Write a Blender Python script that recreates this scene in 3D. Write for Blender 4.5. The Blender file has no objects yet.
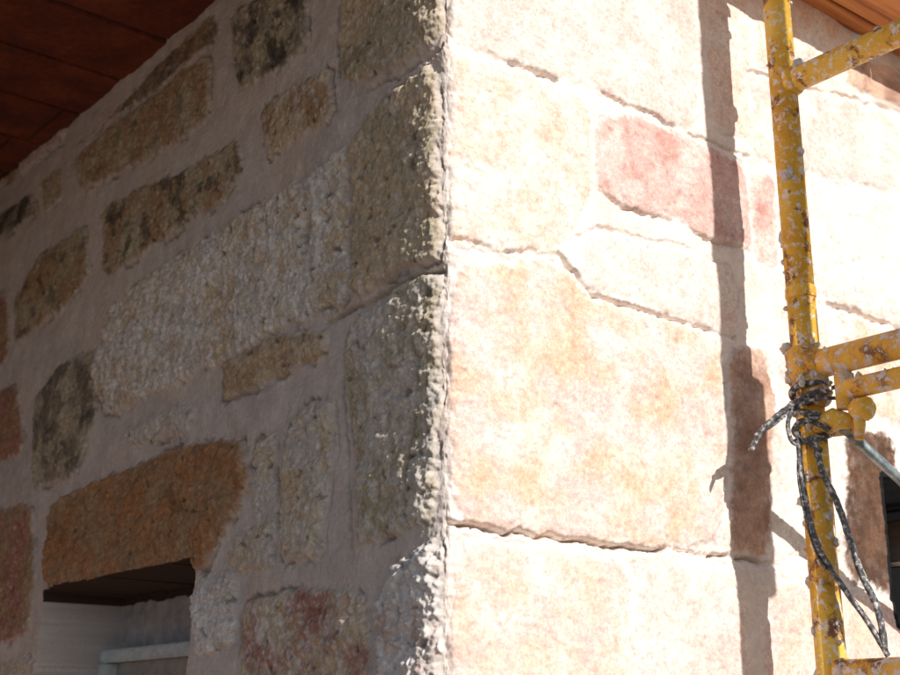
import bpy, bmesh, math, numpy as np
from mathutils import Vector, Matrix
rng=np.random.default_rng(7)
sc=bpy.context.scene
sc.view_settings.view_transform='Standard'; sc.view_settings.look='None'; sc.view_settings.exposure=0
# ---------------- frame of reference -----------------
F=1294.0; PHI=math.radians(16.9); CAMZ=1.6
CO=np.array([-0.007,1.95])
W=np.array([math.sin(math.radians(51)),math.cos(math.radians(51))])   # along sunlit wall
NR=np.array([W[1],-W[0]])                                              # its outward normal
NL=-W; WL=-NR                                                          # shaded wall
ZC=3.19                                                                # soffit height
def ray(px,py):
    r=(px-450)/F; up=(337.5-py)/F
    return np.array([r, math.cos(PHI)-up*math.sin(PHI), math.sin(PHI)+up*math.cos(PHI)])
def wallpt(px,py,side):
    d=ray(px,py); ax=W if side=='R' else WL
    A=np.array([[d[0],-ax[0]],[d[1],-ax[1]]]); s,t=np.linalg.solve(A,CO)
    return (t if side=='R' else -t, CAMZ+s*d[2])
def AB(a,b,z): 
    p=CO+a*W+b*NR; return Vector((p[0],p[1],z))
# ---------------- camera -----------------
cd=bpy.data.cameras.new("camera"); cam=bpy.data.objects.new("camera",cd); sc.collection.objects.link(cam)
cam.location=(0,0,CAMZ); cam.rotation_euler=(math.pi/2+PHI,0,0)
cd.sensor_width=36; cd.lens=F/900*36; cd.clip_start=0.02; cd.clip_end=1000
cd.dof.use_dof=True; cd.dof.focus_distance=2.3; cd.dof.aperture_fstop=4.5
sc.camera=cam
# ---------------- light -----------------
TH=math.radians(2.8); EL=math.radians(32)
hs=NR*math.cos(TH)+W*math.sin(TH)
sd=Vector((hs[0]*math.cos(EL),hs[1]*math.cos(EL),math.sin(EL)))
sl=bpy.data.lights.new("sun",'SUN'); sl.energy=5; sl.angle=math.radians(0.5); sl.color=(1,0.95,0.90)
so=bpy.data.objects.new("sun",sl); sc.collection.objects.link(so)
so.rotation_euler=sd.to_track_quat('Z','Y').to_euler(); so.location=(3,-3,8)
wd=bpy.data.worlds.new("World"); sc.world=wd; wd.use_nodes=True
nt=wd.node_tree; bg=nt.nodes["Background"]; sk=nt.nodes.new("ShaderNodeTexSky"); sk.sky_type='NISHITA'
sk.sun_disc=False; sk.sun_elevation=EL; sk.sun_rotation=math.atan2(hs[0],hs[1])
nt.links.new(sk.outputs[0],bg.inputs[0]); bg.inputs[1].default_value=0.085
# ---------------- helpers -----------------
def link(o,parent=None):
    sc.collection.objects.link(o)
    if parent: o.parent=parent
    return o
def empty(n):
    e=bpy.data.objects.new(n,None); sc.collection.objects.link(e); return e
class NT:
    def __init__(s,name):
        s.m=bpy.data.materials.new(name); s.m.use_nodes=True; s.t=s.m.node_tree; s.b=s.t.nodes["Principled BSDF"]
    def n(s,ty,**k):
        x=s.t.nodes.new(ty)
        for a,v in k.items(): setattr(x,a,v)
        return x
    def l(s,a,b): s.t.links.new(a,b)
    def noise(s,scale,detail=4,rough=0.6,vec=None,dist=0):
        x=s.n("ShaderNodeTexNoise"); x.inputs['Scale'].default_value=scale; x.inputs['Detail'].default_value=detail
        x.inputs['Roughness'].default_value=rough; x.inputs['Distortion'].default_value=dist
        if vec is None:
            g=s.n("ShaderNodeNewGeometry"); vec=g.outputs['Position']
        s.l(vec,x.inputs['Vector']); return x.outputs['Fac']
    def ramp(s,fac,stops):
        r=s.n("ShaderNodeValToRGB"); e=r.color_ramp.elements
        while len(e)<len(stops): e.new(0.5)
        for el,(p,c) in zip(e,stops):
            el.position=p; el.color=(*c,1) if len(c)==3 else c
        s.l(fac,r.inputs[0]); return r.outputs[0]
    def mix(s,a,b,fac,mode='MIX'):
        x=s.n("ShaderNodeMix",data_type='RGBA',blend_type=mode)
        for v,i in ((fac,0),(a,6),(b,7)):
            if isinstance(v,bpy.types.NodeSocket): s.l(v,x.inputs[i])
            else: x.inputs[i].default_value=v if i==0 else (*v,1)
        return x.outputs[2]
    def bump(s,h,strength,dist,prev=None):
        x=s.n("ShaderNodeBump"); x.inputs['Strength'].default_value=strength; x.inputs['Distance'].default_value=dist
        s.l(h,x.inputs['Height'])
        if prev is not None: s.l(prev,x.inputs['Normal'])
        return x.outputs[0]
# ---------------- numpy noise -----------------
_ang=rng.random((512,512))*2*np.pi; _gx=np.cos(_ang).astype(np.float32); _gy=np.sin(_ang).astype(np.float32)
def perlin(x,y):
    xi=np.floor(x).astype(np.int32); yi=np.floor(y).astype(np.int32); fx=(x-xi).astype(np.float32); fy=(y-yi).astype(np.float32)
    u=fx*fx*fx*(fx*(fx*6-15)+10); v=fy*fy*fy*(fy*(fy*6-15)+10)
    def g(i,j,dx,dy):
        a=(i&511); b=(j&511); return _gx[a,b]*dx+_gy[a,b]*dy
    n00=g(xi,yi,fx,fy); n10=g(xi+1,yi,fx-1,fy); n01=g(xi,yi+1,fx,fy-1); n11=g(xi+1,yi+1,fx-1,fy-1)
    return 1.5*((n00*(1-u)+n10*u)*(1-v)+(n01*(1-u)+n11*u)*v)
def fbm(x,y,s,o=4,g=0.5,off=0.0):
    r=0;a=1;t=0
    for i in range(o):
        r=r+a*perlin(x*s+off+17.3*i+200,y*s+off*1.7+31.1*i+200); t+=a; a*=g; s*=2.03
    return r/t
def ss(a,b,x):
    t=np.clip((x-a)/(b-a),0,1); return t*t*(3-2*t)
# ---------------- wall grid -----------------
ul=np.concatenate([np.arange(-6,-2.0,0.025),np.arange(-2.0,-0.9,0.0036),np.arange(-0.9,-0.06,0.0026),np.arange(-0.06,0.06,0.0016),np.arange(0.06,1.28,0.0026),np.arange(1.28,6,0.025)])
zl=np.concatenate([np.arange(0,1.62,0.02),np.arange(1.62,3.24,0.0026)])
U,Z=np.meshgrid(ul,zl,indexing='ij')
nu,nz=U.shape
uw=U+0.012*fbm(U,Z,8,3)+0.009*fbm(U,Z,45,3,0.6,5)
zw=Z+0.012*fbm(U,Z,8,3,0.5,40)+0.009*fbm(U,Z,45,3,0.6,60)
D=np.full(U.shape,-9.0,np.float32)
CA=np.zeros(U.shape+(3,),np.float32); CB=CA.copy()
PR=np.zeros(U.shape,np.float32); RO=PR.copy(); WH=PR.copy(); DK=PR.copy()
def chaikin(P,n=1):
    P=np.array(P,float)
    for _ in range(n):
        Q=np.roll(P,-1,0); P=np.stack([P*.88+Q*.12,P*.12+Q*.88],1).reshape(-1,2)
    return P
def sdf(x,y,P):
    d2=np.full(x.shape,1e9); ins=np.zeros(x.shape,bool)
    for a,b in zip(P,np.roll(P,-1,0)):
        e=b-a; wx=x-a[0]; wy=y-a[1]; L=(e@e)+1e-12
        t=np.clip((wx*e[0]+wy*e[1])/L,0,1); d2=np.minimum(d2,(wx-t*e[0])**2+(wy-t*e[1])**2)
        c=((a[1]>y)!=(b[1]>y)); 
        if abs(e[1])>1e-9: ins^=c&(x<a[0]+(y-a[1])/e[1]*e[0])
    return np.where(ins,1,-1)*np.sqrt(d2)
boxes=[]
def stone(P,ca,cb,prot=0.010,rough=1.0,white=0.0,dark=0.0,smooth=1):
    P=chaikin(P,smooth); lo=P.min(0); hi=P.max(0)
    i0,i1=np.searchsorted(ul,[lo[0]-.03,hi[0]+.03]); j0,j1=np.searchsorted(zl,[lo[1]-.03,hi[1]+.03])
    if i1<=i0 or j1<=j0: return
    s=(slice(i0,i1),slice(j0,j1)); d=sdf(uw[s],zw[s],P); m=d>D[s]
    D[s]=np.where(m,d,D[s]); mm=m
    for arr,v in ((PR,prot),(RO,rough),(WH,white),(DK,dark)): arr[s]=np.where(mm,v,arr[s])
    CA[s]=np.where(mm[...,None],np.array(ca),CA[s]); CB[s]=np.where(mm[...,None],np.array(cb),CB[s])
    boxes.append((lo[0],lo[1],hi[0],hi[1]))
def pl(side,pts): return [wallpt(x,y,side) for x,y in pts]
# palette (linear albedo)
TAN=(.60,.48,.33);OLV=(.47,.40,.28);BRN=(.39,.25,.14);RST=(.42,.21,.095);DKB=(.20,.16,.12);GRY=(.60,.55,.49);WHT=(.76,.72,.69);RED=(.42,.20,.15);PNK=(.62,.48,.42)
L=[ ([(345,-70),(441,-90),(441,40),(395,74),(352,88),(338,70)],OLV,TAN,.012,1,.3,.3),
 ([(232,12),(308,-30),(312,45),(275,70),(240,95),(235,60)],OLV,DKB,.010,1,.4,.9),
 ([(262,108),(300,82),(330,65),(333,118),(300,142),(268,162)],TAN,BRN,.006,.8,.55,.0),
 ([(75,158),(140,105),(210,52),(213,118),(150,160),(80,192)],BRN,OLV,.010,1,.2,.4),
 ([(103,205),(180,172),(240,140),(247,168),(225,200),(170,238),(130,265),(105,280)],OLV,BRN,.010,1,.2,.8),
 ([(108,308),(150,275),(245,212),(325,165),(349,150),(352,235),(351,300),(300,324),(215,368),(105,420),(92,372)],GRY,TAN,.014,1.35,1.0,.03),
 ([(349,150),(378,108),(441,56),(441,258),(400,276),(351,300),(352,220)],OLV,TAN,.015,1.1,.45,.12),
 ([(222,365),(255,345),(325,325),(325,360),(270,380),(222,402)],TAN,BRN,.010,1,.2,.2),
 ([(122,432),(180,403),(201,413),(187,435),(135,449)],PNK,GRY,.008,1,.3,0),
 ([(350,322),(400,290),(441,270),(441,400),(436,525),(415,530),(360,545),(355,440),(345,380)],OLV,GRY,.014,1.3,.55,.08),
 ([(288,412),(333,397),(335,440),(329,500),(323,558),(283,563),(281,500)],TAN,GRY,.013,1.1,.35,.0),
 ([(58,498),(130,468),(175,448),(247,436),(254,480),(240,512),(217,545),(205,572),(120,585),(46,590),(48,530)],RST,BRN,.020,1.2,.08,.35),
 ([(256,440),(276,432),(277,500),(250,522),(257,480)],GRY,TAN,.006,1.2,.4,.1),
 ([(222,560),(240,528),(278,508),(272,572),(240,575)],TAN,GRY,.008,1.2,.3,.1),
 ([(190,600),(205,572),(238,566),(242,640),(196,660)],GRY,WHT,.016,1.3,.6,0),
 ([(245,602),(300,590),(368,590),(375,700),(250,720),(240,650)],RED,TAN,.010,1.2,.65,.15),
 ([(372,612),(392,566),(441,534),(441,720),(380,720),(378,660)],WHT,PNK,.020,1.8,.95,.0),
 ([(35,400),(60,365),(98,348),(96,420),(75,480),(32,488)],OLV,DKB,.010,1,.2,.6),
 ([(15,300),(40,255),(85,224),(92,275),(65,308),(15,346)],BRN,OLV,.010,1,.0,.6),
 ([(-12,222),(35,190),(38,215),(0,242),(-20,250)],DKB,OLV,.010,1,.0,.9),
 ([(42,180),(66,166),(62,200),(44,212)],BRN,OLV,.006,1,.1,.2),
 ([(-30,410),(20,380),(26,450),(-30,480)],RED,BRN,.010,1,.1,.3),
 ([(-30,520),(32,500),(38,580),(28,640),(-30,650)],RED,BRN,.008,1,.2,.2),
 ([(-30,300),(8,290),(10,360),(-30,380)],BRN,RED,.008,1,.1,.2),
 ([(-30,665),(36,655),(42,720),(-30,740)],GRY,TAN,.008,1,.3,.1),
 ([(100,130),(150,75),(215,10),(222,35),(160,90),(75,145)],BRN,DKB,.006,1,.1,.4),
]
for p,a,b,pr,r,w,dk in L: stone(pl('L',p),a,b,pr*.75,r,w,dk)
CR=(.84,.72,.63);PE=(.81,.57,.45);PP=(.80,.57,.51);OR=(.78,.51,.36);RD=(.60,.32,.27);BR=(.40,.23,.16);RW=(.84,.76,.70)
R=[ ([(450,-110),(680,-110),(700,60),(690,132),(640,112),(600,95),(550,76),(500,58),(450,38)],PP,CR,.010,.7,.25,0),
 ([(450,50),(520,68),(588,100),(592,190),(572,232),(555,254),(500,250),(450,246)],PE,CR,.010,.8,.3,0),
 ([(592,122),(625,112),(690,140),(745,165),(752,250),(715,240),(660,215),(620,205),(594,185)],RD,(.72,.45,.40),.008,.8,.18,0),
 ([(578,240),(600,232),(700,255),(735,270),(738,333),(700,325),(640,305),(585,288)],CR,PP,.010,.7,.3,0),
 ([(450,263),(540,258),(572,272),(590,298),(650,315),(715,336),(722,348),(724,545),(660,547),(560,538),(450,523)],PP,OR,.012,.8,.25,0),
 ([(729,345),(764,350),(775,400),(768,558),(729,553)],BR,(.60,.38,.27),.010,.9,.12,.1),
 ([(450,536),(560,550),(628,560),(630,740),(450,740)],PE,PP,.010,.8,.3,0),
 ([(636,562),(745,570),(755,740),(636,740)],PP,CR,.008,.8,.3,0),
 ([(702,-110),(742,-90),(748,70),(750,142),(712,128),(705,60)],CR,PE,.008,.7,.3,0),
 ([(750,-90),(835,-40),(838,40),(790,70),(754,68)],PE,CR,.008,.7,.3,0),
 ([(752,80),(790,82),(905,118),(930,200),(810,172),(752,158)],PP,CR,.008,.7,.3,0),
 ([(845,50),(1000,110),(1000,150),(900,110),(845,85)],OR,BR,.008,.8,.1,.1),
 ([(752,170),(775,175),(778,270),(754,262)],RD,PP,.008,.8,.2,0),
 ([(784,180),(815,180),(925,208),(925,332),(830,300),(785,275)],CR,RW,.010,.7,.4,0),
 ([(780,286),(826,306),(830,395),(782,390)],PE,CR,.008,.7,.3,0),
 ([(836,312),(925,342),(925,425),(836,410)],OR,CR,.008,.8,.2,0),
 ([(782,400),(840,412),(842,560),(778,552)],RW,CR,.006,.7,.3,0),
 ([(844,424),(896,436),(896,596),(844,578)],(.10,.055,.035),(.17,.09,.055),.004,1,.0,.3),  # brown stone, its colour deepened to paint in shadow
 ([(765,575),(880,598),(930,608),(930,740),(765,740)],PE,PP,.010,.8,.2,0),
]
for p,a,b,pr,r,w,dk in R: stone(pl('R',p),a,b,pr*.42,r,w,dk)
# rest of the walls, coursed rubble
def fill(u0,u1,pals,seed):
    r=np.random.default_rng(seed); z=0.02
    while z<3.15:
        h=r.uniform(.16,.30); u=u0
        while u<u1:
            w_=r.uniform(.2,.5); x0,x1=u+.01,min(u+w_,u1)-.008; y0,y1=z+.01,z+h-.01; u+=w_
            if x1-x0<.08: continue
            if any(x0<b[2]+.0 and x1>b[0]-.0 and y0<b[3]+.0 and y1>b[1]-.0 for b in known): continue
            j=lambda:r.uniform(-.014,.014)
            a=pals[r.integers(len(pals))]; b_=pals[r.integers(len(pals))]
            stone([(x0+j(),y0+j()),((x0+x1)/2,y0+j()),(x1+j(),y0+j()),(x1+j(),y1+j()),((x0+x1)/2,y1+j()),(x0+j(),y1+j())],a,b_,.007,1,r.uniform(.1,.4),r.uniform(0,.5) if u0<0 else 0)
        z+=h
known=list(boxes)
fill(-6,-0.004,[TAN,OLV,BRN,GRY,PNK],3); fill(0.004,6,[CR,PE,PP,OR,RD],4)
# openings (wall coordinates)
def opening(P):
    return sdf(U+0.004*fbm(U,Z,6,1,.5,9),Z+0.004*fbm(U,Z,6,1,.5,19),np.array(P))
wl_t=wallpt(192,590,'L'); wl_l=wallpt(45,592,'L')
OPL=[(wl_l[0],wl_l[1]),(wl_t[0],wl_l[1]),(wl_t[0],0.95),(wl_l[0],0.95)]
r0=wallpt(882,478,'R'); r1=wallpt(882,622,'R')
OPR=[(r0[0],r0[1]),(r0[0]+.55,r0[1]),(r0[0]+.55,r1[1]),(r0[0],r1[1])]
oL=opening(OPL); oR=opening(OPR)
# heights
lft=(U<0)
big=fbm(U,Z,5,3); med=fbm(U,Z,28,4,.55,3); fine=fbm(U,Z,110,3,.6,8); ern=fbm(U,Z,34,4,.62,250)
De=D+np.where(lft,.009,.010)*ern
e=ss(-.005,.007,De)
rid=1-np.abs(fbm(U+0.02*med,Z*1.4,22,4,.6,77))*2.2
pits=ss(.33,.55,fbm(U,Z,38,2,.5,90))
amp=np.where(lft,.92,.34)
sh=PR*(1-np.exp(-np.maximum(De,0)/np.where(lft,.009,.014)))*(1+.5*big)+RO*amp*(.006*med+.0040*fine+.005*(rid-.6)+.007*big-.005*pits)
mo=.001+.0065*fbm(U,Z,11,4,.5,21)+.0018*fine*1.0+.006*big+ .0012*fbm(U,Z,240,2,.6,33)
H=mo*(1-e)+np.maximum(sh+.002,-.02)*e
seam=np.exp(-((De+.004)/.0035)**2)*ss(.02,.25,fbm(U,Z,10,3,.5,410))
H-=seam*np.where(lft,.010,.003)
# cracks and open joints
CRK=[('R',[(446,524),(500,531),(560,540),(620,547),(665,550)],.0036,.034,1.3),('R',[(665,550),(712,556)],.003,.010,.6),('R',[(712,558),(745,561),(775,563)],.0038,.03,1.2),
('R',[(560,255),(574,272),(590,294),(640,310),(700,328),(738,338)],.0032,.020,1.1),('R',[(510,64),(530,70),(556,80)],.0035,.018,1.2),('R',[(600,92),(630,107),(660,120),(672,127)],.003,.012,1),('R',[(690,134),(720,146),(748,156)],.003,.012,.8),
('R',[(448,240),(480,244),(500,250),(560,256)],.003,.008,.5),('R',[(826,304),(860,314),(900,328)],.0038,.022,1.2),('R',[(745,72),(790,82),(900,112)],.003,.012,1),('R',[(575,236),(600,228),(700,252)],.003,.007,.4),
('R',[(596,188),(622,206),(660,216),(712,240),(750,252)],.0028,.009,.7),('R',[(725,346),(727,450),(726,552)],.003,.010,.6),
('L',[(441,268),(400,284),(350,310),(325,322)],.005,.022,1.2),('L',[(412,530),(410,480),(418,400),(422,340)],.0035,.014,1),('L',[(222,402),(270,384),(326,352)],.004,.014,1),
('L',[(350,545),(343,380),(348,330)],.0035,.016,1),('L',[(441,46),(400,80),(352,95)],.0035,.014,1),('L',[(282,560),(280,500),(287,412)],.0035,.014,1),('L',[(349,150),(352,235),(351,300)],.003,.006,.4),('L',[(336,400),(337,450),(330,505),(325,558)],.003,.010,.8),('R',[(634,562),(632,700)],.003,.006,.5)]
gap=fbm(U,Z,14,3,.5,50)
for sd_,pts,wd_,dp,cont in CRK:
    P=np.array(pl(sd_,pts)); dd=np.full(U.shape,9.0)
    for a,b in zip(P[:-1],P[1:]):
        ed=b-a; t=np.clip(((uw-a[0])*ed[0]+(zw-a[1])*ed[1])/(ed@ed),0,1)
        dd=np.minimum(dd,np.hypot(uw-a[0]-t*ed[0],zw-a[1]-t*ed[1]))
    H-=dp*np.exp(-(dd/wd_)**2)*np.clip(.35+.6*cont+gap*2.2,0,1.2)
for (x,y,rr,dp) in [(311,231,.022,.038),(264,268,.015,.020),(222,287,.018,.020),(183,303,.014,.020),(405,205,.016,.010),(300,180,.02,.012)]:
    c=wallpt(x,y,'L'); H-=dp*np.exp(-(((uw-c[0])/rr*1.1)**2+((zw-c[1])/rr*.75)**2)**1.5)
# chipped arris
chip=np.clip(fbm(Z*0,Z,11,4,.6,66)*1.3+.25,0,1)
near=np.exp(-(U/.030)**2)
H-=near*chip*.018*(.6+.8*np.abs(med))
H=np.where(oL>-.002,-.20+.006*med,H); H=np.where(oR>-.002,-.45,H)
# colours
nA=ss(-.28,.32,fbm(U,Z,9,4,.6,12)); 
C=CA*(1-nA[...,None])+CB*nA[...,None]
stk=fbm(U*2.3+Z*.5,Z*.9-U*.4,22,5,.68,140)
wnl=ss(-.04,.34,stk+.35*big+.35*(WH-.62))*WH*.85
flk=ss(.16,.42,fbm(U*1.6,Z*.8,60,4,.65,510)+.15*med)*.55*ss(.05,.3,WH)
wnl=np.maximum(wnl,flk)
wnr=ss(-.25,.48,fbm(U,Z,9,5,.66,150)+.12*fine)*.66*ss(.02,.25,WH)
wn=np.where(lft,wnl,wnr)
WC=np.where(lft[...,None],np.array([.82,.77,.73]),np.array([.86,.79,.73]))
C=C*(1-wn[...,None])+WC*wn[...,None]
dn=ss(.05,.30,fbm(U,Z,12,5,.62,170)+.25*(DK-.6))*DK
C=C*(1-.85*dn[...,None])+np.array([.035,.032,.025])*.85*dn[...,None]
ml=np.array([.63,.56,.51]);mr=np.array([.83,.74,.68])  # one mortar: shaded-wall copy painted darker, sunlit copy lighter
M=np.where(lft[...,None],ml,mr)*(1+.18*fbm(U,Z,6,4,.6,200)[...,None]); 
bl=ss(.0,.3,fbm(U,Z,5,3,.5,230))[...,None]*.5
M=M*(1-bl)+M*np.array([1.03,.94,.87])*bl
ec=ss(-.004,.011,D+.018*ern+.003*fine); veil=.30*np.exp(-np.maximum(D,0)/.03)*ss(-.1,.4,ern)
ec=(ec*(1-veil))[...,None]
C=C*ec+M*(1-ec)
st=ec[...,0]
C*= (1+(.12+.34*st*np.where(lft,1,.5))*fbm(U,Z,80,3,.6,300))[...,None]*(1-np.where(lft,.45,.15)*ss(.3,.9,pits*e))[...,None]*(1+.16*fbm(U,Z,26,3,.6,320))[...,None]
C*=(1-.45*seam*np.where(lft,1,.3))[...,None]
rev=np.array([.42,.40,.41])*(1+.5*fbm(U,Z,20,4,.6,610))[...,None]
C=np.where((oL>-.002)[...,None],rev,C)
# shade under the stone lintel, painted into the colour
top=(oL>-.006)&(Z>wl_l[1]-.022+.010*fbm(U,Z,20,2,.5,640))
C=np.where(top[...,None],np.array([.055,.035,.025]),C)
C=np.where((oR>-.014)[...,None],.012,C)  # darkness inside the right opening painted as near-black
C=np.clip(C,.01,.88)
# positions
r=.022
t=ss(-r,r,U)[...,None]; N=NL*(1-t)+NR*t; N=N/np.linalg.norm(N,axis=-1,keepdims=True)
base=CO+np.where(lft[...,None],-U[...,None]*WL,U[...,None]*W)
bis=(NL+NR)/np.linalg.norm(NL+NR)
base=base-bis*(np.clip(1-np.abs(U)/r,0,1)**2*r*.42)[...,None]
xy=base+N*H[...,None]
V=np.concatenate([xy,Z[...,None]],-1).reshape(-1,3).astype(np.float32)
idx=np.arange(nu*nz).reshape(nu,nz)
Fq=np.stack([idx[:-1,:-1],idx[1:,:-1],idx[1:,1:],idx[:-1,1:]],-1).reshape(-1,4)
def bigmesh(name,V,Fq,col=None,mask=None):
    me=bpy.data.meshes.new(name); me.vertices.add(len(V)); me.vertices.foreach_set('co',V.ravel())
    me.loops.add(Fq.size); me.loops.foreach_set('vertex_index',Fq.ravel().astype(np.int32))
    me.polygons.add(len(Fq)); me.polygons.foreach_set('loop_start',np.arange(0,Fq.size,4,dtype=np.int32)); me.polygons.foreach_set('loop_total',np.full(len(Fq),4,np.int32))
    me.update(calc_edges=True); me.polygons.foreach_set('use_smooth',np.ones(len(Fq),bool))
    a=me.color_attributes.new('Col','FLOAT_COLOR','POINT'); a.data.foreach_set('color',np.concatenate([col.reshape(-1,3),np.ones((len(V),1))],1).astype(np.float32).ravel())
    b=me.attributes.new('stone','FLOAT','POINT'); b.data.foreach_set('value',mask.astype(np.float32).ravel())
    return me
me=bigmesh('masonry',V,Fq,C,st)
k=NT('rubble_masonry')
at=k.n("ShaderNodeAttribute",attribute_name='Col'); am=k.n("ShaderNodeAttribute",attribute_name='stone')
n1=k.noise(230,4,.7)
f=k.ramp(am.outputs['Fac'],[(0,(.28,.28,.28)),(1,(.55,.55,.55))])
c=k.mix(at.outputs['Color'],k.ramp(n1,[(.3,(.55,.53,.51)),(.7,(1.35,1.35,1.35))]),f,'MULTIPLY')
k.l(c,k.b.inputs['Base Color']); k.b.inputs['Roughness'].default_value=.92; k.b.inputs['Specular IOR Level'].default_value=.2
k.l(k.bump(n1,.6,.0025),k.b.inputs['Normal'])
me.materials.append(k.m)
house=empty("stone_house")
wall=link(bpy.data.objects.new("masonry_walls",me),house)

# ---------------- generic builders -----------------
def boxab(name,a0,a1,b0,b1,z0,z1,mat,parent,bev=.0):
    bm=bmesh.new(); vs=[]
    for z in (z0,z1):
        for a,b in ((a0,b0),(a1,b0),(a1,b1),(a0,b1)): vs.append(bm.verts.new(AB(a,b,z)))
    for f in ((0,1,2,3),(7,6,5,4),(0,4,5,1),(1,5,6,2),(2,6,7,3),(3,7,4,0)): bm.faces.new([vs[i] for i in f])
    bmesh.ops.recalc_face_normals(bm,faces=bm.faces)
    if bev: bmesh.ops.bevel(bm,geom=bm.edges[:],offset=bev,segments=2,affect='EDGES')
    m=bpy.data.meshes.new(name); bm.to_mesh(m); bm.free(); m.materials.append(mat)
    return link(bpy.data.objects.new(name,m),parent)
# materials
k=NT('terracotta'); n=k.noise(9,5,.6); n2=k.noise(70,4,.7)
c=k.ramp(n,[(.3,(.11,.020,.008)),(.55,(.19,.036,.012)),(.75,(.28,.065,.022))]); c=k.mix(c,k.ramp(n2,[(.3,(.45,.45,.45)),(.7,(1.35,1.35,1.35))]),.7,'MULTIPLY')
k.l(c,k.b.inputs['Base Color']); k.b.inputs['Roughness'].default_value=.85; k.l(k.bump(n2,.6,.004),k.b.inputs['Normal']); MT=k.m
k=NT('concrete_joint'); n=k.noise(40,5,.7); k.l(k.ramp(n,[(.3,(.10,.05,.035)),(.7,(.20,.11,.08))]),k.b.inputs['Base Color']); k.l(k.bump(n,.6,.006),k.b.inputs['Normal']); k.b.inputs['Roughness'].default_value=.95; MJ=k.m
k=NT('soffit_wood'); g=k.n("ShaderNodeNewGeometry"); mp=k.n("ShaderNodeMapping"); mp.inputs['Rotation'].default_value=(0,0,math.radians(51)-math.pi/2); k.l(g.outputs['Position'],mp.inputs['Vector'])
mp2=k.n("ShaderNodeMapping"); mp2.inputs['Scale'].default_value=(2,45,45); k.l(mp.outputs[0],mp2.inputs['Vector'])
n=k.noise(1.0,5,.6,mp2.outputs[0],.6); k.l(k.ramp(n,[(.3,(.30,.09,.025)),(.5,(.60,.22,.06)),(.7,(.72,.32,.10))]),k.b.inputs['Base Color']); k.b.inputs['Roughness'].default_value=.7; k.l(k.bump(n,.3,.002),k.b.inputs['Normal']); MW=k.m
sf=empty("soffit"); sf.parent=house
rr=np.random.default_rng(5); b=0.18; 
boxab("joint_bed",-2.1,.1,-6,.19,ZC+.009,ZC+.2,MJ,sf)
while b>-6:
    a=-2.1+rr.uniform(0,.2)
    while a<.1:
        a2=min(a+.50,.1); dz=rr.uniform(-.003,.005)
        boxab("terracotta_slab",a+.004,a2-.004,b-.245,b-.004,ZC+dz,ZC+.05,MT,sf,.003); a=a2
    b-=.25
a=.101
while a<6:
    boxab("soffit_board",a,a+1.2-.003,-.1,.045,ZC,ZC+.03,MW,sf,.002)
    boxab("soffit_board",a,a+1.2-.003,.049,.185,ZC+.001,ZC+.03,MW,sf,.002); a+=1.2
boxab("roof_edge",.102,6,-.1,.19,ZC+.032,ZC+.2,MJ,sf)
boxab("roof_core",.102,6,-6,-.102,ZC-.02,ZC+.2,MJ,sf)
# unseen brick wall, added to keep sky light off the shaded wall
k=NT('sky_block_brick'); g=k.n("ShaderNodeNewGeometry"); mp=k.n("ShaderNodeMapping"); mp.vector_type='TEXTURE'; mp.inputs['Rotation'].default_value=(math.pi/2,0,math.radians(39)); k.l(g.outputs['Position'],mp.inputs['Vector'])
bt=k.n("ShaderNodeTexBrick"); bt.inputs['Scale'].default_value=4; bt.inputs['Color1'].default_value=(.22,.07,.035,1); bt.inputs['Color2'].default_value=(.15,.045,.025,1); bt.inputs['Mortar'].default_value=(.3,.26,.22,1)
k.l(mp.outputs[0],bt.inputs['Vector']); k.l(bt.outputs['Color'],k.b.inputs['Base Color']); k.b.inputs['Roughness'].default_value=.9; k.l(k.bump(bt.outputs['Fac'],-.5,.01),k.b.inputs['Normal'])
boxab("sky_block_wall",-2.09,-.03,-2.45,-2.2,0,ZC-.006,k.m,house)
# window in recess
k=NT('painted_window_wood'); n=k.noise(60,4,.6); k.l(k.ramp(n,[(.35,(.42,.49,.50)),(.65,(.60,.66,.66))]),k.b.inputs['Base Color']); k.b.inputs['Roughness'].default_value=.5; MP=k.m
k=NT('window_panel'); n=k.noise(25,4,.6); k.l(k.ramp(n,[(.35,(.22,.21,.19)),(.65,(.34,.32,.29))]),k.b.inputs['Base Color']); k.b.inputs['Roughness'].default_value=.4; MG=k.m
win=empty("window"); win.parent=house
bl0=-abs(wl_l[0])+.02; br0=-abs(wl_t[0])-.01
zt=1.6+.185
boxab("frame_head",.14,.180,bl0,br0,zt-.03,zt,MP,win,.004)
boxab("frame_stile_near",.138,.178,br0-.05,br0-.002,.97,zt-.032,MP,win,.004)
boxab("frame_stile_far",.138,.178,bl0+.002,bl0+.05,.97,zt-.032,MP,win,.004)
boxab("frame_sill",.12,.180,bl0,br0,.93,.969,MP,win,.004)
boxab("pane",.165,.172,bl0+.05,br0-.05,.969,zt-.031,MG,win)
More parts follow.
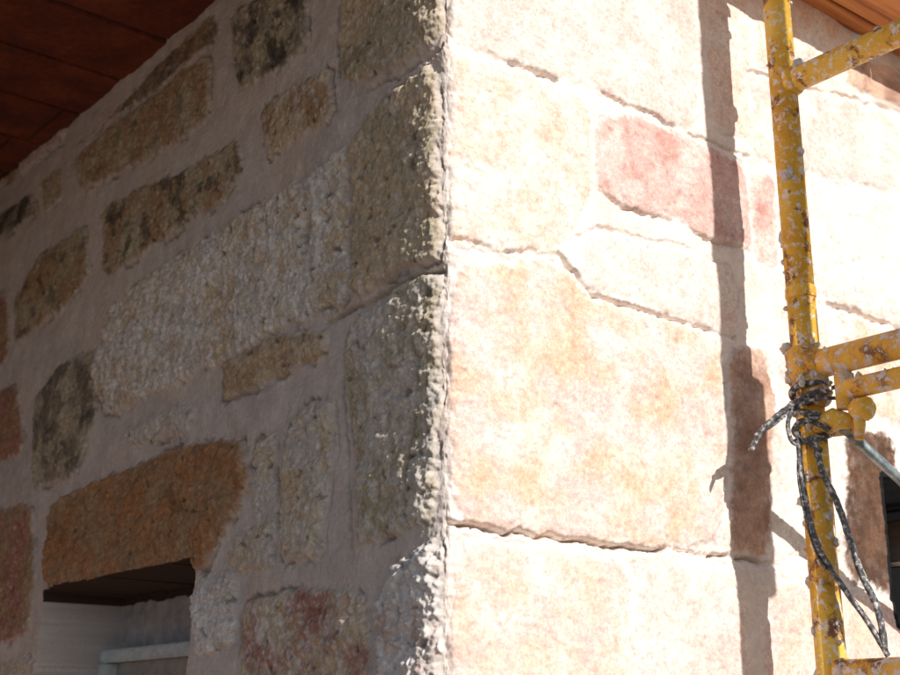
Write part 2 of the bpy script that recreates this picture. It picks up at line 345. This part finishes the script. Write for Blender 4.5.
# ---------------- scaffold -----------------
k=NT('scaffold_yellow_paint')
n=k.noise(22,5,.65); n2=k.noise(75,4,.7); n3=k.noise(9,4,.6); n4=k.noise(180,3,.6)
base=k.ramp(n3,[(.3,(.60,.28,.02)),(.55,(.76,.45,.035)),(.8,(.80,.54,.10))])
rust=k.ramp(n4,[(.3,(.10,.035,.015)),(.7,(.34,.12,.035))])
c=k.mix(base,rust,k.ramp(n,[(.55,(0,0,0)),(.62,(1,1,1))]))
c=k.mix(c,(.74,.68,.62),k.ramp(n2,[(.54,(0,0,0)),(.60,(1,1,1))]))
k.l(c,k.b.inputs['Base Color']); k.b.inputs['Roughness'].default_value=.5
k.l(k.bump(n2,.5,.004,k.bump(n4,.25,.002)),k.b.inputs['Normal']); MY=k.m
k=NT('scaffold_orange_rusty'); n=k.noise(25,5,.65); n2=k.noise(50,4,.7); n4=k.noise(180,3,.6)
c=k.ramp(n,[(.35,(.78,.50,.07)),(.50,(.70,.36,.04)),(.58,(.14,.05,.02))]); c=k.mix(c,(.66,.59,.53),k.ramp(n2,[(.50,(0,0,0)),(.58,(1,1,1))]))
k.l(c,k.b.inputs['Base Color']); k.b.inputs['Roughness'].default_value=.65; k.l(k.bump(n2,.7,.005,k.bump(n4,.4,.002)),k.b.inputs['Normal']); MO=k.m
k=NT('galvanised_steel'); n=k.noise(50,4,.6); k.l(k.ramp(n,[(.35,(.12,.16,.18)),(.6,(.30,.36,.38)),(.75,(.5,.48,.44))]),k.b.inputs['Base Color']); k.b.inputs['Metallic'].default_value=.5; k.b.inputs['Roughness'].default_value=.5; MS=k.m
k=NT('strap_rubber'); n=k.noise(90,4,.7); k.l(k.ramp(n,[(.4,(.03,.03,.035)),(.54,(.14,.14,.14)),(.60,(.55,.52,.50))]),k.b.inputs['Base Color']); k.b.inputs['Roughness'].default_value=.6; k.l(k.bump(n,.5,.003),k.b.inputs['Normal']); MB=k.m
def tube(name,pts,rad,mat,parent,seg=24,bumpy=.0,flat=None):
    pts=[Vector(p) for p in pts]; bm=bmesh.new(); rings=[]
    x=None
    for i,p in enumerate(pts):
        t_=(pts[min(i+1,len(pts)-1)]-pts[max(i-1,0)]).normalized()
        if x is None: x=t_.orthogonal().normalized()
        x=(x-t_*x.dot(t_)).normalized(); y=t_.cross(x); ring=[]
        R=rad[i] if isinstance(rad,(list,tuple)) else rad
        for s_ in range(seg):
            an=2*math.pi*s_/seg; q=R*(1+bumpy*(rng.random()-.5))
            fx,fy=(1,1) if flat is None else flat
            ring.append(bm.verts.new(p+x*math.cos(an)*q*fx+y*math.sin(an)*q*fy))
        rings.append(ring)
    for r1_,r2_ in zip(rings[:-1],rings[1:]):
        for s_ in range(seg): bm.faces.new((r1_[s_],r1_[(s_+1)%seg],r2_[(s_+1)%seg],r2_[s_]))
    bm.faces.new(rings[0][::-1]); bm.faces.new(rings[-1])
    for f in bm.faces: f.smooth=len(f.verts)==4
    m=bpy.data.meshes.new(name); bm.to_mesh(m); bm.free(); m.materials.append(mat)
    return link(bpy.data.objects.new(name,m),parent)
def smooth(pts,n=10):
    P=[Vector(p) for p in pts]; out=[]
    for i in range(len(P)-1):
        p0=P[max(i-1,0)];p1=P[i];p2=P[i+1];p3=P[min(i+2,len(P)-1)]
        for j in range(n):
            t=j/n; out.append(.5*((2*p1)+(p2-p0)*t+(2*p0-5*p1+4*p2-p3)*t*t+(3*p1-p0-3*p2+p3)*t**3))
    out.append(P[-1]); return out
A0=.742; B0=.143; BW=.74
def frame(name,A0):
    S=empty(name)
    for nm,b in (("inner",B0),("outer",B0+BW)):
        tube("standard_"+nm,[AB(A0,b,.06),AB(A0,b,2.395)],.0265,MY,S)
        tube("standard_upper_"+nm,[AB(A0,b,2.40),AB(A0,b,4.4)],.0265,MY,S)
        tube("spigot_collar_"+nm,[AB(A0,b,2.375),AB(A0,b,2.379),AB(A0,b,2.396),AB(A0,b,2.40)],[.0265,.0288,.0288,.0265],MY,S)
        tube("base_jack_"+nm,[AB(A0,b,.0),AB(A0,b,.008),AB(A0,b,.0081),AB(A0,b,.2)],[.075,.075,.017,.017],MS,S)
    for i,(z,rr_,mt) in enumerate(((2.822,.0245,MY),(2.243,.0265,MO),(2.184,.019,MO),(1.695,.022,MO),(.9,.021,MY),(4.0,.021,MY))):
        st=B0+.018 if i!=2 else B0+.075
        n_=14; P=[AB(A0,st+(B0+BW-.02-st)*j/n_,z) for j in range(n_+1)]
        tube("transom_%d"%i,P,rr_,mt,S)
        tube("weld_%d"%i,[AB(A0,B0+.018,z),AB(A0,B0+.03,z),AB(A0,B0+.036,z)],[rr_*1.25,rr_*1.15,rr_],mt,S,seg=20,bumpy=.08)
    tube("gusset",[AB(A0,B0+.075,2.243),AB(A0,B0+.075,2.15)],.016,MO,S)
    tube("shadow_tube",[AB(A0+.066,B0+BW,2.40),AB(A0+.066,B0+BW,2.79)],.0265,MY,S)  # added out-of-view tube that widens the pole shadow on the wall
    tube("shadow_tube_coupler",[AB(A0-.03,B0+BW,2.6),AB(A0+.10,B0+BW,2.6)],.034,MS,S,bumpy=.1)  # clamp of the added shadow-casting tube
    return S
S=frame("scaffold_frame",A0); S2=frame("scaffold_frame",A0+2.0)
tube("ledger_collar",[AB(A0,B0,2.205),AB(A0,B0,2.212),AB(A0,B0,2.24),AB(A0,B0,2.272),AB(A0,B0,2.28)],[.028,.036,.035,.037,.028],MO,S,bumpy=.12)
tube("brace_pin",[AB(A0,B0,2.118),AB(A0+.03,B0+.07,2.118)],.010,MY,S)
tube("pin_bracket",[AB(A0,B0+.015,2.125),AB(A0,B0+.05,2.135),AB(A0,B0+.085,2.125)],[.022,.020,.012],MY,S,bumpy=.15)
tube("pin_knob",[AB(A0+.0,B0+.085,2.145),AB(A0,B0+.095,2.145),AB(A0,B0+.12,2.142),AB(A0,B0+.128,2.14)],[.010,.019,.021,.012],MY,S,bumpy=.12)
tube("pin_lever",[AB(A0,B0+.10,2.155),AB(A0,B0+.10,2.115),AB(A0,B0+.095,2.09)],[.012,.010,.008],MO,S,bumpy=.1)
tube("cross_brace",[AB(A0,B0+.055,2.13),AB(A0+.12,B0+.055,2.075),AB(A0+1.98,B0+.055,1.23)],.0155,MS,S,flat=(1,.6))
def at(px,py,dy=0): 
    d=ray(px,py); y=2.262-dy; s=y/d[1]; return Vector((d[0]*s,y,CAMZ+s*d[2]))
ST=empty("rubber_straps"); ST.parent=S
pc=AB(A0,B0,0)
for i,z in enumerate((2.196,2.183,2.150,2.128,2.109)):
    tl=.010*(1 if i%2 else -1)
    pts=[(pc.x+.0305*math.cos(a_),pc.y+.0305*math.sin(a_),z+tl*math.sin(a_+i)) for a_ in np.linspace(0,2*math.pi,25)]
    tube("loop_%d"%i,pts,.0065,MB,ST,seg=8,bumpy=.15)
for i,(pts,rd) in enumerate([
 ([(832,392),(815,392),(798,400),(778,415),(762,430),(751,450)],.0065),([(835,398),(812,400),(792,410),(772,425),(755,436)],.005),([(822,450),(803,440),(795,428),(806,420),(830,430)],.006),
 ([(798,432),(801,470),(808,510),(818,545),(838,580),(868,622),(888,656)],.0075),([(815,440),(822,470),(838,505),(850,540),(862,575),(878,610),(885,650)],.009),
 ([(800,435),(799,480),(812,540),(826,570)],.0045),([(840,400),(850,396),(845,385),(832,388)],.005),([(795,405),(788,422),(791,440),(800,446)],.0055)]):
    tube("strap_%d"%i,smooth([at(x,y,.012*(j%2)*.3) for j,(x,y) in enumerate(pts)],8),rd,MB,ST,seg=8,bumpy=.2,flat=(1.0,.55))
k=NT('mortar_splash'); n=k.noise(120,4,.7); k.l(k.ramp(n,[(.3,(.42,.38,.34)),(.7,(.72,.68,.63))]),k.b.inputs['Base Color']); k.b.inputs['Roughness'].default_value=.95; k.l(k.bump(n,.6,.003),k.b.inputs['Normal']); MM=k.m
bm=bmesh.new()
for i in range(230):
    if i<110: z=rng.uniform(1.5,3.2); an=rng.uniform(0,6.28); c0=AB(A0,B0,z)+Vector((math.cos(an),math.sin(an),0))*.0262
    elif i<170: an=rng.uniform(0,6.28); c0=AB(A0,B0,rng.uniform(2.2,2.29))+Vector((math.cos(an),math.sin(an),0))*.035
    else:
        bb=rng.uniform(.02,.6); z=[2.822,2.243,2.184,1.695][rng.integers(4)]; c0=AB(A0,B0+bb,z+.020)+Vector((rng.normal()*.004,rng.normal()*.004,0))
    s=abs(rng.normal())*.0035+.0016
    g=bmesh.ops.create_icosphere(bm,subdivisions=2,radius=s,matrix=Matrix.Translation(c0)@Matrix.Diagonal((rng.uniform(.7,1.5),rng.uniform(.7,1.5),rng.uniform(.7,1.9),1)))
    for v in g['verts']: v.co+=Vector(rng.normal(size=3))*s*.15
for f in bm.faces: f.smooth=True
m=bpy.data.meshes.new("mortar_splashes"); bm.to_mesh(m); bm.free(); m.materials.append(MM); link(bpy.data.objects.new("mortar_splashes",m),S)
# ---------------- ground -----------------
bm=bmesh.new(); bmesh.ops.create_grid(bm,x_segments=60,y_segments=60,size=300)
m=bpy.data.meshes.new("ground"); bm.to_mesh(m); bm.free()
k=NT('dry_earth'); n=k.noise(2,6,.6); n2=k.noise(40,5,.7)
c=k.mix(k.ramp(n,[(.3,(.19,.15,.12)),(.7,(.26,.21,.17))]),k.ramp(n2,[(.3,(.7,.7,.7)),(.7,(1.2,1.2,1.2))]),.6,'MULTIPLY'); k.l(c,k.b.inputs['Base Color']); k.b.inputs['Roughness'].default_value=.95; k.l(k.bump(n2,.6,.02),k.b.inputs['Normal'])
m.materials.append(k.m); link(bpy.data.objects.new("ground",m))
print("verts",len(V))
